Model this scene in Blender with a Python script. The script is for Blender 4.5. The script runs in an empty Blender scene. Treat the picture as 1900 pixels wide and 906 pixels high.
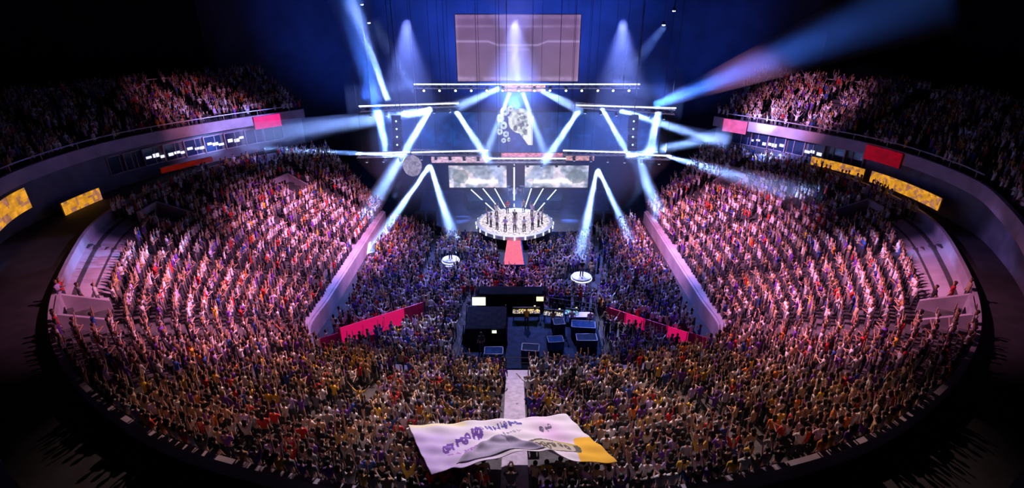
import bpy, bmesh, math, random
import numpy as np
from mathutils import Vector, Matrix
random.seed(11); rng = np.random.default_rng(11)
S = bpy.context.scene
C = S.collection
PI = math.pi

# ------------------------------------------------------------------ camera, world, exposure
CX, CY, F, H, PITCH = 955.0, 453.0, 950.0, 25.0, math.radians(24.7)
cam_d = bpy.data.cameras.new('camera'); cam_d.sensor_width = 36; cam_d.lens = 18.0
cam_d.shift_x = -5/1900; cam_d.clip_end = 400
cam = bpy.data.objects.new('camera', cam_d); C.objects.link(cam)
cam.location = (0, 0, H); cam.rotation_euler = (PI/2-PITCH, 0, 0)
S.camera = cam
S.view_settings.view_transform = 'Standard'; S.view_settings.look = 'None'
S.view_settings.gamma = 1; S.view_settings.use_curve_mapping = False
S.view_settings.exposure = 0.0
W = bpy.data.worlds.new('world'); S.world = W; W.use_nodes = True
W.node_tree.nodes['Background'].inputs[0].default_value = (0, 0, 0, 1)
S.cycles.volume_bounces = 0; S.cycles.max_bounces = 5; S.cycles.diffuse_bounces = 2
S.cycles.volume_step_rate = 4
SP, CP = math.sin(PITCH), math.cos(PITCH)
def ray(px, py):
    dx, dy = px-CX, py-CY
    return dx, F*CP-dy*SP, -(F*SP+dy*CP)
def at(px, py, Y):                       # point in the hall at depth Y seen at that pixel
    a, b, c = ray(px, py); t = Y/b
    return Vector((a*t, Y, H+c*t))
def az(px, py, Z):                       # point at height Z
    a, b, c = ray(px, py); t = (Z-H)/c
    return Vector((a*t, b*t, Z))
def proj(p):
    x, y, z = p[0], p[1], p[2]-H
    d = y*CP-z*SP
    return CX+x*F/d, CY+(-z*CP-y*SP)*F/d, d

def lamp(name, kind, loc, tgt, power, color, **k):
    d = bpy.data.lights.new(name, kind); d.energy = power; d.color = color
    for a, b in k.items(): setattr(d, a, b)
    o = bpy.data.objects.new(name, d); C.objects.link(o); o.location = loc
    v = Vector(tgt)-Vector(loc); o.rotation_euler = v.to_track_quat('-Z', 'Y').to_euler()
    return o
PINK = (1, .38, .78); ROSE = (1, .34, .60); WARM = (1, .60, .52); BLUE = (.03, .13, 1); VIO = (.62, .34, 1)
def wash(loc, tgt, power, color, deg, blend=.8, r=.4):
    return lamp('wash_light', 'SPOT', loc, tgt, power, color, spot_size=math.radians(deg), spot_blend=blend, shadow_soft_size=r)
# washes thrown from the stage rig and the roof onto the stands
for s in (-1, 1):
    wash((s*3, 38, 31), (s*20.5, 51, 3), 140000, PINK, 36, 1)
    wash((s*2, 36, 30), (s*24, 36.5, 4), 62000, PINK, 32, 1)
    wash((s*6, 34, 30), (s*24, 32, 5), 50000, ROSE, 42, 1)
    wash((s*3, 30, 30), (s*20.5, 28, 4), 32000, ROSE, 26, 1)
    wash((s*5, 52, 30), (s*13, 22, 4), 68000, WARM, 28, 1)
    wash((s*4, 40, 25), (s*38.5, 67.5 if s > 0 else 64.5, 12), 90000 if s > 0 else 38000, ROSE if s < 0 else PINK, 20, 1)
    wash((s*8, 46, 26), (s*34.5, 37, 8.5), 14000, VIO, 15)
    wash((s*12, 62, 24), (s*10, 44, 0), 110000, (.20, .27, 1), 42)
    wash((s*20, 70, 14), (s*26, 93, 24), 16000, BLUE, 80)
    wash((s*10, 58, 18), (s*34, 64, 11), 50000, (.2, .3, 1), 24)
wash((0, 58, 24), (0, 44, 0), 60000, (.36, .36, 1), 56)
wash((0, 52, 22), (0, 44, 1), 20000, (1, .14, .42), 22)
wash((0, 74, 12), (0, 97, 26), 160000, BLUE, 100)
wash((0, 70, 20), (0, 84, 34), 20000, (.25, .25, 1), 60)
wash((0, 44, 30), (0, 20, 4), 60000, (1, .80, .95), 44, 1)
wash((0, 50, 22), (0, 58, 2), 16000, (.5, .62, 1), 60)

# ------------------------------------------------------------------ materials
def mat(name, col, rough=.7, metal=0, noise=0, scale=6, col2=None):
    m = bpy.data.materials.new(name); m.use_nodes = True; nt = m.node_tree
    b = nt.nodes['Principled BSDF']; b.inputs['Roughness'].default_value = rough; b.inputs['Metallic'].default_value = metal
    c2 = col2 or tuple(min(1, c*(1+noise)) for c in col)
    if noise or col2:
        n = nt.nodes.new('ShaderNodeTexNoise'); n.inputs['Scale'].default_value = scale; n.inputs['Detail'].default_value = 4
        tc = nt.nodes.new('ShaderNodeTexCoord'); nt.links.new(tc.outputs['Object'], n.inputs['Vector'])
        r = nt.nodes.new('ShaderNodeValToRGB'); r.color_ramp.elements[0].position = .35; r.color_ramp.elements[1].position = .65
        r.color_ramp.elements[0].color = (*[c*(1-noise*.5) for c in col], 1); r.color_ramp.elements[1].color = (*c2, 1)
        nt.links.new(n.outputs['Fac'], r.inputs[0]); nt.links.new(r.outputs[0], b.inputs['Base Color'])
    else: b.inputs['Base Color'].default_value = (*col, 1)
    return m
def matte(m): m.node_tree.nodes['Principled BSDF'].inputs['Specular IOR Level'].default_value = .05
def emis(name, col, st):
    m = bpy.data.materials.new(name); m.use_nodes = True; b = m.node_tree.nodes['Principled BSDF']
    b.inputs['Base Color'].default_value = (.02, .02, .02, 1)
    b.inputs['Emission Color'].default_value = (*col, 1); b.inputs['Emission Strength'].default_value = st
    return m
def attr_mat(name, emit=0, rough=.8, kind='GEOMETRY'):
    m = bpy.data.materials.new(name); m.use_nodes = True; nt = m.node_tree; b = nt.nodes['Principled BSDF']
    a = nt.nodes.new('ShaderNodeAttribute'); a.attribute_name = 'Col'
    b.inputs['Roughness'].default_value = rough
    if emit:
        b.inputs['Base Color'].default_value = (.02, .02, .02, 1)
        nt.links.new(a.outputs['Color'], b.inputs['Emission Color']); b.inputs['Emission Strength'].default_value = emit
    else: nt.links.new(a.outputs['Color'], b.inputs['Base Color'])
    return m
def objcol_mat(name, rough=.8):
    m = bpy.data.materials.new(name); m.use_nodes = True; nt = m.node_tree
    i = nt.nodes.new('ShaderNodeObjectInfo'); nt.links.new(i.outputs['Color'], nt.nodes['Principled BSDF'].inputs['Base Color'])
    nt.nodes['Principled BSDF'].inputs['Roughness'].default_value = rough
    return m
M = dict(
    floor=mat('floor_black', (.028, .028, .034), .8, 0, .4, 1), concrete=mat('concrete', (.07, .065, .07), .8, 0, .4, 2),
    aisle=mat('painted_steps', (.42, .36, .46), .7, 0, .25, 3), pale=mat('pale_paint', (.42, .36, .44), .6, 0, .25, .6),
    wall=mat('dark_wall', (.05, .055, .09), .9, 0, .3, .4), roof=mat('roof', (.02, .02, .025), .9, 0, .3, .3),
    rail=mat('pale_rail', (.6, .55, .62), .4, .3), black=mat('black_cloth', (.012, .014, .02), .9, 0, .4, 3),
    navy=mat('navy_cloth', (.015, .05, .14), .8, 0, .5, 2), matteblack=mat('black_wall', (.006, .006, .009), .9, 0, .3, .4), metal=mat('aluminium', (.75, .77, .82), .3, .7),
    dark=mat('black_metal', (.02, .02, .025), .4, .4), glass=mat('suite_glass', (.03, .05, .12), .1, .2),
    magenta=mat('magenta_vinyl', (.85, .01, .13), .5, 0, .3, 2), white=mat('white_cloth', (.75, .72, .78), .7, 0, .1, 3),
    skin=mat('skin', (.62, .36, .26), .6), hair=mat('hair', (.02, .014, .01), .6), shirt=objcol_mat('shirt_cloth'), trousers=mat('trouser_cloth', (.03, .035, .06), .9, 0, .5, 8),
    deepnavy=mat('deep_navy', (.006, .02, .05), .6, 0, .5, 2), deck=mat('stage_deck', (.05, .07, .16), .3, 0, .4, 1), deskw=mat('desk_wood', (.3, .22, .08), .6, 0, .4, 4),
    lens=emis('lens_glow', (.75, .86, 1), 10), dimlens=emis('dim_lens', (.6, .72, 1), 1.2), tube=emis('white_tube', (.72, .82, 1), 2.0), pinkled=emis('pink_led', (1, .5, .62), 2.2),
    magled=emis('magenta_led', (.75, .006, .13), .75), redled=emis('red_led', (1, .13, .16), 1.7), bluelamp=emis('blue_lamp', (.3, .5, 1), 5), crowd=attr_mat('crowd_colours'),
    scr=attr_mat('screen_picture', 1.0), scrdim=attr_mat('scrim_picture', 1.0), print=attr_mat('printed_cloth', 0), led=attr_mat('led_ribbon', 1.0),
    phone=emis('phone_screen', (.9, .9, 1), 3), suite=emis('suite_lamp', (.75, .75, 1), 1.6), laptop=emis('laptop_glow', (.75, 1, .6), 1.6), amber=emis('amber_lamp', (1, .75, .25), 3))

for q_ in ('deepnavy', 'navy', 'matteblack', 'black'): matte(M[q_])
# ------------------------------------------------------------------ object helpers
def link(o, parent=None):
    C.objects.link(o)
    if parent: o.parent = parent
    return o
def tag(o, label=None, cat=None, group=None, kind=None):
    if label: o['label'] = label
    if cat: o['category'] = cat
    if group: o['group'] = group
    if kind: o['kind'] = kind
    return o
class MB:
    """collects boxes, bars, tubes and grids into one mesh"""
    def __init__(s): s.v = []; s.f = []
    def add(s, vs, fs):
        n = len(s.v); s.v += [tuple(x) for x in vs]; s.f += [tuple(i+n for i in f) for f in fs]; return s
    def box(s, c, d, rz=0, rx=0, taper=1.0):
        m = Matrix.Translation(c) @ Matrix.Rotation(rz, 4, 'Z') @ Matrix.Rotation(rx, 4, 'X')
        vs = []
        for z in (-.5, .5):
            k = taper if z > 0 else 1
            for x, y in ((-.5, -.5), (.5, -.5), (.5, .5), (-.5, .5)): vs.append(m @ Vector((x*d[0]*k, y*d[1]*k, z*d[2])))
        return s.add(vs, [(3, 2, 1, 0), (4, 5, 6, 7), (0, 1, 5, 4), (1, 2, 6, 5), (2, 3, 7, 6), (3, 0, 4, 7)])
    def tube(s, a, b, r, r2=None, n=8, cap=True):
        a, b = Vector(a), Vector(b); r2 = r if r2 is None else r2
        d = (b-a).normalized(); u = d.orthogonal().normalized(); w = d.cross(u)
        vs = [a+(u*math.cos(2*PI*i/n)+w*math.sin(2*PI*i/n))*r for i in range(n)]+[b+(u*math.cos(2*PI*i/n)+w*math.sin(2*PI*i/n))*r2 for i in range(n)]
        fs = [(i, (i+1) % n, n+(i+1) % n, n+i) for i in range(n)]
        if cap: fs += [tuple(range(n))[::-1], tuple(range(n, 2*n))]
        return s.add(vs, fs)
    def path(s, pts, r, n=6):
        for a, b in zip(pts, pts[1:]): s.tube(a, b, r, n=n)
        return s
    def lathe(s, c, prof, n=24):
        c = Vector(c); vs = []; fs = []
        for r, z in prof:
            for i in range(n): vs.append(c+Vector((r*math.cos(2*PI*i/n), r*math.sin(2*PI*i/n), z)))
        for j in range(len(prof)-1):
            for i in range(n): fs.append((j*n+i, j*n+(i+1) % n, (j+1)*n+(i+1) % n, (j+1)*n+i))
        fs += [tuple(range(n))[::-1], tuple(range((len(prof)-1)*n, len(prof)*n))]
        return s.add(vs, fs)
    def prism(s, pts, z0, z1):
        n = len(pts)
        return s.add([(x, y, z0) for x, y in pts]+[(x, y, z1) for x, y in pts],
                     [tuple(range(n))[::-1], tuple(range(n, 2*n))]+[(i, (i+1) % n, n+(i+1) % n, n+i) for i in range(n)])
    def build(s, name, m, parent=None, smooth=False, bevel=0):
        me = bpy.data.meshes.new(name); me.from_pydata(s.v, [], s.f); me.materials.append(m); me.update()
        o = link(bpy.data.objects.new(name, me), parent)
        if smooth: me.polygons.foreach_set('use_smooth', [True]*len(me.polygons))
        if bevel:
            b = o.modifiers.new('bevel', 'BEVEL'); b.width = bevel; b.segments = 2
        return o
def empty(name, loc, rz=0, **k):
    o = link(bpy.data.objects.new(name, None)); o.location = loc; o.rotation_euler = (0, 0, rz); o.empty_display_size = .3
    return tag(o, **k)
def copy_tree(o, parent=None):
    c = o.copy(); C.objects.link(c)
    if parent: c.parent = parent
    for ch in o.children: copy_tree(ch, c)
    return c
def grid_mesh(name, P, m, parent=None, col=None, smooth=False, thick=0, link_it=True):
    """P: (ny, nx, 3) points; col: (ny-1, nx-1, 3) face colours"""
    ny, nx = P.shape[:2]; V = P.reshape(-1, 3)
    i = np.arange(ny-1)[:, None]*nx+np.arange(nx-1)[None]; Fc = np.stack([i, i+1, i+nx+1, i+nx], -1).reshape(-1, 4)
    me = bpy.data.meshes.new(name); me.from_pydata(V.tolist(), [], Fc.tolist())
    if col is not None:
        a = me.attributes.new('Col', 'FLOAT_COLOR', 'FACE')
        a.data.foreach_set('color', np.concatenate([col.reshape(-1, 3), np.ones((col.shape[0]*col.shape[1], 1))], 1).astype(np.float32).ravel())
    me.materials.append(m)
    if smooth: me.polygons.foreach_set('use_smooth', [True]*len(me.polygons))
    me.update(); o = link(bpy.data.objects.new(name, me), parent)
    if thick:
        sm = o.modifiers.new('thickness', 'SOLIDIFY'); sm.thickness = thick
    return o

# ------------------------------------------------------------------ arena curves (right half, mirrored)
def catmull(P, n):
    P = np.array(P, float); Q = np.vstack([2*P[0]-P[1], P, 2*P[-1]-P[-2]]); out = []
    t = np.linspace(0, len(P)-1, n)
    for x in t:
        i = min(int(x), len(P)-2); f = x-i; a, b, c, d = Q[i:i+4]
        out.append(.5*((2*b)+(-a+c)*f+(2*a-5*b+4*c-d)*f*f+(-a+3*b-3*c+d)*f**3))
    return np.array(out)
def ring(P, n=241):
    P = list(P); L = [(-x, y, z) for x, y, z in P]+[(x, y, z) for x, y, z in P[::-1][1:]]
    return catmull(L, n)
NU = 241
Fi = ring([(16.8, 61, 1.3), (16.8, 56.5, 1.3), (16.8, 51, 1.3), (16.8, 45, 1.3), (16.8, 39.5, 1.3), (16.7, 34.4, 1.3), (13.6, 31.2, 1.3), (7.5, 29.7, 1.3), (0, 29.2, 1.3)])
Ri = ring([(24.5, 66, 7.6), (33, 61.5, 7.4), (37, 53, 7.2), (37.2, 43.3, 7.2), (33, 34, 7.4), (27.3, 25.3, 7.4), (20.9, 19.6, 7.2), (12.6, 15.6, 7.0), (0, 13.6, 6.7)])
Bi = ring([(27, 69, 12.6), (34, 61, 12.6), (39, 52, 12.6), (39.5, 42, 12.6), (36.5, 34.5, 12.6), (31, 26, 12.6), (23, 18, 12.6), (12, 9.8, 12.6), (0, 6.8, 12.6)])
Cc = np.array([0, 40, 0])
kk = np.clip(-Bi[:, 0]/25, -1, 1); kk = np.where(Bi[:, 1] > 20, kk, 0); sc_ = 1.025+.045*kk
Bi = Cc+(Bi-Cc)*np.stack([sc_, sc_, np.ones_like(sc_)], 1); Bi[:, 2] = 12.35+.25*kk
Ui = Cc+(Bi-Cc)*np.array([1.33, 1.33, 1]); Ui[:, 2] = 15.6
def cs(Cv, u):                            # sample a curve at u in 0..1
    x = np.clip(u, 0, 1)*(len(Cv)-1); i = np.minimum(x.astype(int) if hasattr(x, 'astype') else int(x), len(Cv)-2); f = np.asarray(x-i)[..., None]
    return Cv[i]*(1-f)+Cv[i+1]*f
def struct(o): o['kind'] = 'structure'; return o

# ------------------------------------------------------------------ room shell
b = MB(); b.prism([(-17, 26), (17, 26), (17, 58), (40, 66), (45, 97), (-45, 97), (-40, 66), (-17, 58)], -.3, 0)
struct(b.build('floor', M['floor']))
n = 96; th = np.linspace(0, 2*PI, n+1)
def wallpatch(name, t0, t1, m='wall'):
    t = np.linspace(t0, t1, 33)
    P = np.stack([np.stack([66*np.cos(t), 42+57*np.sin(t), np.full_like(t, z)], -1) for z in (-.3, 12, 24, 38)])
    return struct(grid_mesh(name, P, M[m], smooth=True, thick=.4))
wallpatch('wall_back', PI*.25, PI*.75); wallpatch('wall_left', PI*.75, PI*1.25, 'matteblack'); wallpatch('wall_front', PI*1.25, PI*1.75, 'matteblack'); wallpatch('wall_right', PI*1.75, PI*2.25, 'matteblack')
b = MB(); b.lathe((0, 0, 0), [(1, 38), (1, 38.4)], 64)
b.v = [(x*66, 42+y*57, z) for x, y, z in b.v]; struct(b.build('ceiling', M['roof']))

# lower stand: stepped rows between the inner and the outer curve
NR = 18
def rowpt(u, v):
    a, c = cs(Fi, u), cs(Ri, u); p = a+(c-a)*v; p[..., 2] = a[..., 2]+(c[..., 2]-a[..., 2])*np.power(v, 1.12); return p
def stepped(fn, nr, name, m):
    u = np.linspace(0, 1, 181); L = []
    for i in range(nr):
        a = fn(u, i/nr); c = fn(u, (i+1)/nr); z = c[:, 2].copy()
        a2 = a.copy(); a2[:, 2] = z; L += [a, a2]
        if i == nr-1: L.append(c)
    return struct(grid_mesh(name, np.stack(L), m, thick=0))
stepped(rowpt, NR, 'seating_tier', M['concrete'])
NUR = 13
def uprow(u, v):
    a, c = cs(Bi, u), cs(Ui, u); p = a+(c-a)*v; p[..., 2] = a[..., 2]-.9+(c[..., 2]-a[..., 2]+.9)*v; return p
stepped(uprow, NUR, 'upper_tier', M['floor'])
us = np.linspace(0, 1, 181)
def strip(name, A, B, m, thick=.12, u=us, z0=None):
    return struct(grid_mesh(name, np.stack([A, B]), m, thick=thick))
M['facade'] = mat('facade_paint', (.14, .15, .2), .5, 0, .3, .8)
A = cs(Fi, us); lo = A.copy(); lo[:, 2] = 0
A2 = A.copy(); A2[:, 2] = 1.5
strip('trim_1', lo, A2, M['pale'], .3)                     # barrier between floor and stand
E = A2.copy(); inn = A2.copy(); d = (cs(Ri, us)-A); d[:, 2] = 0; d /= np.linalg.norm(d, axis=1)[:, None]
strip('trim_2', A2-d*.12, A2+d*.55, M['pale'], .12)        # broad ledge on the barrier
R = cs(Ri, us); Rt = R.copy(); Rt[:, 2] += 1.0
strip('trim_3', R, Rt, M['pale'], .25)                     # parapet behind the last row
Bv = cs(Bi, us); Bl = Bv.copy(); Bl[:, 2] -= 1.2; Wf = Bv.copy(); Wf[:, 2] = R[:, 2]
out = (Bv-Cc); out[:, 2] = 0; out /= np.linalg.norm(out, axis=1)[:, None]
struct(grid_mesh('concourse_floor', np.stack([R, Wf+out*1.5]), M['floor'], thick=.2))
Wb = Wf+out*1.2; Wt = Wb.copy(); Wt[:, 2] = 11.5
strip('wall_concourse', Wb, Wt, M['facade'], .2)
strip('trim_4', Bl, Bv, M['pale'], .3)                     # balcony front
struct(grid_mesh('trim_5', np.stack([Bl, Bl+out*1.6]), M['concrete'], thick=.2))
# ends of the side stands
for s, k in ((-1, 0), (1, -1)):
    L = [rowpt(np.array(0. if s < 0 else 1.), v) for v in np.linspace(0, 1, 8)]
    P = np.stack([np.array([(p[0], p[1], 0) for p in L]), np.array([(p[0], p[1], p[2]+.5) for p in L])])
    struct(grid_mesh('trim_6' if s < 0 else 'trim_7', P, M['navy'], thick=.2))
for k, (u0, u1) in enumerate(((.18, .29), (.71, .82))):
    uw = np.linspace(u0, u1, 30); a_ = rowpt(uw, .84); c_ = cs(Ri, uw); a_[:, 2] = rowpt(uw, .86)[:, 2]+.12; c_[:, 2] += .12
    struct(grid_mesh('walkway', np.stack([a_, c_]), M['pale'], thick=.1))
# rails
for s, nm in ((1, 'left'), (-1, 'right')):
    for (C_, zz, u0, u1, lab) in ((Ui, .9, .02, .17, 'thin pale handrail along the top of the %s upper balcony'), (Bi, .55, .01, .2, 'thin pale safety rail on the %s balcony front')):
        u = np.linspace(u0, u1, 26); u = u if s > 0 else 1-u
        P = [Vector(p)+Vector((0, 0, zz)) for p in cs(C_, u)]
        r = MB().path(P, .06)
        for p in P[::3]: r.tube(p, p-Vector((0, 0, zz+.1)), .035)
        tag(r.build('handrail', M['rail']), lab % nm, 'handrail')

# aisles: painted stair strips
AIS = [.045, .135, .225, .31, .375, .44, .5, .56, .625, .69, .775, .865, .955]
aisw = {.5: .62}
for k, u0 in enumerate(AIS):
    w = aisw.get(u0, .42); mb = MB()
    for i in range(NR*2):
        v0, v1 = i/(NR*2), (i+1)/(NR*2)
        p0 = rowpt(np.array(u0), v0); p1 = rowpt(np.array(u0), v1)
        zt = rowpt(np.array(u0), (i//2+1)/NR)[2]+(.15 if i % 2 else .02)
        dd = Vector(p1-p0); dd.z = 0; rz = math.atan2(dd.y, dd.x); c = Vector((p0+p1)/2)
        mb.box((c.x, c.y, zt-.1), (dd.length, w*2, .2), rz)
    struct(mb.build('aisle_steps', M['aisle'] if u0 in (.5, .135, .865) else M['concrete']))

# ------------------------------------------------------------------ people: detailed bodies (skin modifier) and their clothes
def skin_mesh(name, V, E, Rr, root, sub=1):
    me = bpy.data.meshes.new(name+'_tmp'); me.from_pydata(V, E, []); me.update()
    o = bpy.data.objects.new(name+'_tmp', me); C.objects.link(o)
    o.modifiers.new('s', 'SKIN').use_smooth_shade = True
    for i, r in enumerate(Rr):
        rr = r if isinstance(r, tuple) else (r, r)
        me.skin_vertices[0].data[i].radius = rr
    me.skin_vertices[0].data[root].use_root = True
    if sub: m = o.modifiers.new('u', 'SUBSURF'); m.levels = m.render_levels = sub
    dg = bpy.context.evaluated_depsgraph_get()
    r = bpy.data.meshes.new_from_object(o.evaluated_get(dg)); r.name = name
    bpy.data.objects.remove(o); bpy.data.meshes.remove(me)
    return r
def body_parts(pose):
    """pose: (left elbow, left hand, right elbow, right hand) relative positions; person faces +y, stands on z=0"""
    V = []; E = []; Rr = []
    def nd(p, r, par=None):
        V.append(tuple(p)); Rr.append(r)
        if par is not None: E.append((par, len(V)-1))
        return len(V)-1
    pel = nd((0, 0, .96), (.15, .11)); sp = nd((0, .01, 1.14), (.135, .10), pel); ch = nd((0, .01, 1.33), (.16, .11), sp)
    nk = nd((0, 0, 1.47), .062, ch); n2 = nd((0, .01, 1.54), .052, nk); h1 = nd((0, .03, 1.60), (.075, .085), n2); h2 = nd((0, .02, 1.68), (.082, .1), h1); nd((0, .01, 1.76), (.065, .075), h2)
    nd((0, .135, 1.655), .014, h2)
    for s in (-1, 1): nd((s*.098, .01, 1.655), .016, h2)
    arms = []
    for s, el, ha in ((-1, pose[0], pose[1]), (1, pose[2], pose[3])):
        sh = nd((s*.19, 0, 1.41), .062, ch)
        e = nd((s*el[0], el[1], el[2]), .042, sh); w = nd((s*ha[0], ha[1], ha[2]), .028, e)
        d = (Vector(V[w])-Vector(V[e])).normalized(); pm = Vector(V[w])+d*.075
        sd = d.cross(Vector((0, 1, 0))); sd = sd.normalized() if sd.length > .1 else Vector((1, 0, 0))
        pa = nd(pm, (.036, .02), w)
        for k, q in enumerate((-.03, -.01, .01, .03)):
            b0 = pm+d*.035+sd*q; f1 = nd(b0, .0095, pa); f2 = nd(b0+d*(.035+.006*(k in (1, 2)))+Vector((0, .01, 0)), .0085, f1); nd(b0+d*.06+Vector((0, .026, 0)), .0075, f2)
        t1 = nd(Vector(V[w])+d*.03+sd*.042, .011, w); nd(Vector(V[w])+d*.065+sd*.062+Vector((0, .012, 0)), .009, t1)
        arms.append((V[sh], V[e], V[w]))
    legs = []
    for s in (-1, 1):
        hp = nd((s*.095, 0, .88), .09, pel); kn = nd((s*.11, .02, .48), .06, hp); an = nd((s*.12, -.01, .1), .038, kn); nd((s*.13, .13, .04), .035, an)
        legs.append((V[hp], V[kn], V[an]))
    body = skin_mesh('body', V, E, Rr, pel)
    v = [(0, 0, .90), (0, .01, 1.14), (0, .01, 1.33), (0, 0, 1.44)]; e = [(0, 1), (1, 2), (2, 3)]; r = [(.175, .135), (.16, .125), (.185, .135), (.085, .08)]
    for a, b_, c in arms:
        m_ = Vector(b_)*.9+Vector(a)*.1; k = len(v); v += [a, tuple(m_)]; e += [(2, k), (k, k+1)]; r += [.085, .062]
    shirt = skin_mesh('shirt', v, e, r, 1)
    v = [(0, 0, .98), (0, 0, .92)]; e = [(0, 1)]; r = [(.165, .13), (.165, .13)]
    for a, b_, c in legs:
        k = len(v); v += [a, b_, c]; e += [(1, k), (k, k+1), (k+1, k+2)]; r += [.105, .078, .06]
    trousers = skin_mesh('trousers', v, e, r, 1)
    return body, shirt, trousers
def hair_mesh(long):
    mb = MB(); mb.lathe((0, -.012, 1.70), [(.02, .105), (.065, .092), (.098, .05), (.112, -.005), (.108, -.05), (.09, -.08)], 14)
    if long: mb.lathe((0, -.055, 1.60), [(.085, .06), (.10, -.02), (.095, -.12), (.06, -.19)], 12)
    o = mb.build('hair', M['hair'], smooth=True); me = o.data; bpy.data.objects.remove(o)
    for v in me.vertices:
        if v.co.y > .075 and v.co.z < 1.70: v.co.y = .06; v.co.z = max(v.co.z, 1.695)
    return me
def shoes_mesh():
    mb = MB()
    for s in (-1, 1): mb.box((s*.125, .05, .045), (.10, .27, .09), 0, 0, .8)
    o = mb.build('shoes', M['dark'], smooth=False); me = o.data; bpy.data.objects.remove(o); return me
POSES = {
 'both arms raised high': ((.27, .10, 1.62), (.24, .12, 1.92), (.27, .10, 1.62), (.24, .12, 1.92)),
 'one arm raised': ((.27, .02, 1.17), (.25, .18, .98), (.26, .10, 1.64), (.20, .14, 1.93)),
 'hands clapping in front': ((.25, .08, 1.15), (.05, .34, 1.26), (.25, .08, 1.15), (.05, .34, 1.26)),
 'arms hanging down': ((.26, -.02, 1.14), (.27, .06, .90), (.26, -.02, 1.14), (.27, .06, .90)),
 'arms spread wide': ((.42, .05, 1.55), (.62, .08, 1.78), (.42, .05, 1.55), (.62, .08, 1.78)),
 'hands held up to the face': ((.25, .12, 1.22), (.09, .26, 1.52), (.25, .12, 1.22), (.09, .26, 1.52))}
PN = list(POSES); PARTS = {}
for k in PN:
    b_, s_, t_ = body_parts(POSES[k]); b_.materials.append(M['skin']); s_.materials.append(M['shirt']); t_.materials.append(M['trousers']); PARTS[k] = (b_, s_, t_)
SHORT = dict(zip(PN, ['arms raised', 'one arm up', 'clapping', 'arms down', 'arms spread', 'hands at face']))
HAIR = (hair_mesh(False), hair_mesh(True)); SHOES = shoes_mesh()
def person(loc, rz, pose, shirt, long, label, group=None, sc=1.0, hairm=None):
    b_, s_, t_ = PARTS[pose]
    o = link(bpy.data.objects.new('person', b_)); o.location = loc; o.rotation_euler = (0, 0, rz); o.scale = (sc,)*3
    tag(o, label, 'person', group)
    for nm, me in (('shirt', s_), ('trousers', t_), ('hair', HAIR[long]), ('shoes', SHOES)):
        c = link(bpy.data.objects.new(nm, me), o)
        if nm == 'shirt': c.color = (*shirt, 1)
    return o

# ------------------------------------------------------------------ crowd
SHIRTS = {'white': (.82, .80, .80), 'black': (.02, .02, .025), 'grey': (.25, .25, .27), 'yellow': (.80, .50, .05), 'purple': (.16, .05, .38), 'red': (.6, .03, .03), 'tan': (.55, .38, .22), 'blue': (.03, .08, .35), 'orange': (.8, .24, .03), 'lilac': (.55, .40, .75)}
SN = list(SHIRTS)
P_SIDE = [.36, .14, .12, .01, .08, .06, .14, .04, .01, .04]; P_NEAR = [.20, .23, .10, .07, .10, .05, .14, .04, .02, .05]
FOHX = (-4.6, 7.2); FOHY = (30.2, 42)
def facing(p, near):
    t = np.array([0, 57.0])-p[:2]; i = np.array([0, 42.0])-p[:2]
    d = t/np.linalg.norm(t)*.7+i/(np.linalg.norm(i)+1e-6)*.3
    return math.atan2(d[1], d[0])-PI/2
def on_tier(px, py, dh):
    z = 4.
    for _ in range(30):
        p = az(px, py, z); y = p.y; zz = 1.3+5.4*max(0, (29.2-y)/15.6)**1.12+dh; z = z*.5+zz*.5
    return az(px, py, z)
K4 = [on_tier(758, 790, 2.25), on_tier(1050, 770, 2.3), on_tier(1146, 858, 2.35), on_tier(800, 884, 2.2)]
seats = []          # (x, y, z, rz, shirt index, zone)
PORT = [(.068, .6), (.17, .8), (.30, .88), (.70, .88), (.835, .8), (.945, .62)]    # entrances cut into the stands
CLOTH = [K4[0], K4[1], K4[2]+Vector((0, 1.6, 0)), K4[3]+Vector((0, 2.4, 0))]
def in_poly(x, y, poly):
    c = False; n = len(poly)
    for i in range(n):
        x1, y1 = poly[i]; x2, y2 = poly[(i+1) % n]
        if (y1 > y) != (y2 > y) and x < (x2-x1)*(y-y1)/(y2-y1)+x1: c = not c
    return c
for tier, nr in (('low', NR), ('up', NUR)):
    fn = rowpt if tier == 'low' else uprow
    for i in range(nr):
        v = (i+.5)/nr; uu = np.linspace(0, 1, 2001); P = fn(uu, v); zt = fn(uu, (i+1)/nr)[:, 2]
        L = np.concatenate([[0], np.cumsum(np.linalg.norm(np.diff(P, axis=0), axis=1))]); m = int(L[-1]/.52)
        for k in range(m):
            s = (k+.5)*.52+rng.normal(0, .05); u = float(np.interp(s, L, uu)); p = np.array([np.interp(u, uu, P[:, j]) for j in range(2)]); z = float(np.interp(u, uu, zt))
            px, py, d = proj((p[0], p[1], z+1.4))
            if not (-30 < px < 1930 and 100 < py < 960) or d < 5: continue
            if tier == 'low':
                # metres to the aisles
                if any(abs(s-np.interp(a, uu, L)) < aisw.get(a, .42)+.16 for a in AIS): continue
                if any(abs(s-np.interp(pu, uu, L)) < 1.7 and abs(v-pv) < .10 for pu, pv in PORT): continue
                if (.185 < u < .285 or .715 < u < .815) and v > .84: continue
                fill = .95 if not ((u < .262 or u > .738) and v > .9 and rng.random() > .6) else .5
            else:
                if any(abs(s-np.interp(a, uu, L)) < .6 for a in (.06, .1, .14, .18, .23, .77, .82, .86, .90, .94)): continue
                if .27 < u < .73: continue
                fill = .72
            if rng.random() > fill: continue
            near = tier == 'low' and .35 < u < .65
            seats.append((p[0]+rng.normal(0, .04), p[1]+rng.normal(0, .04), z, facing(p, near)+rng.normal(0, .25), int(rng.choice(10, p=P_NEAR if near else P_SIDE)), tier, i))
STAGEC = (0, 57)
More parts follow.
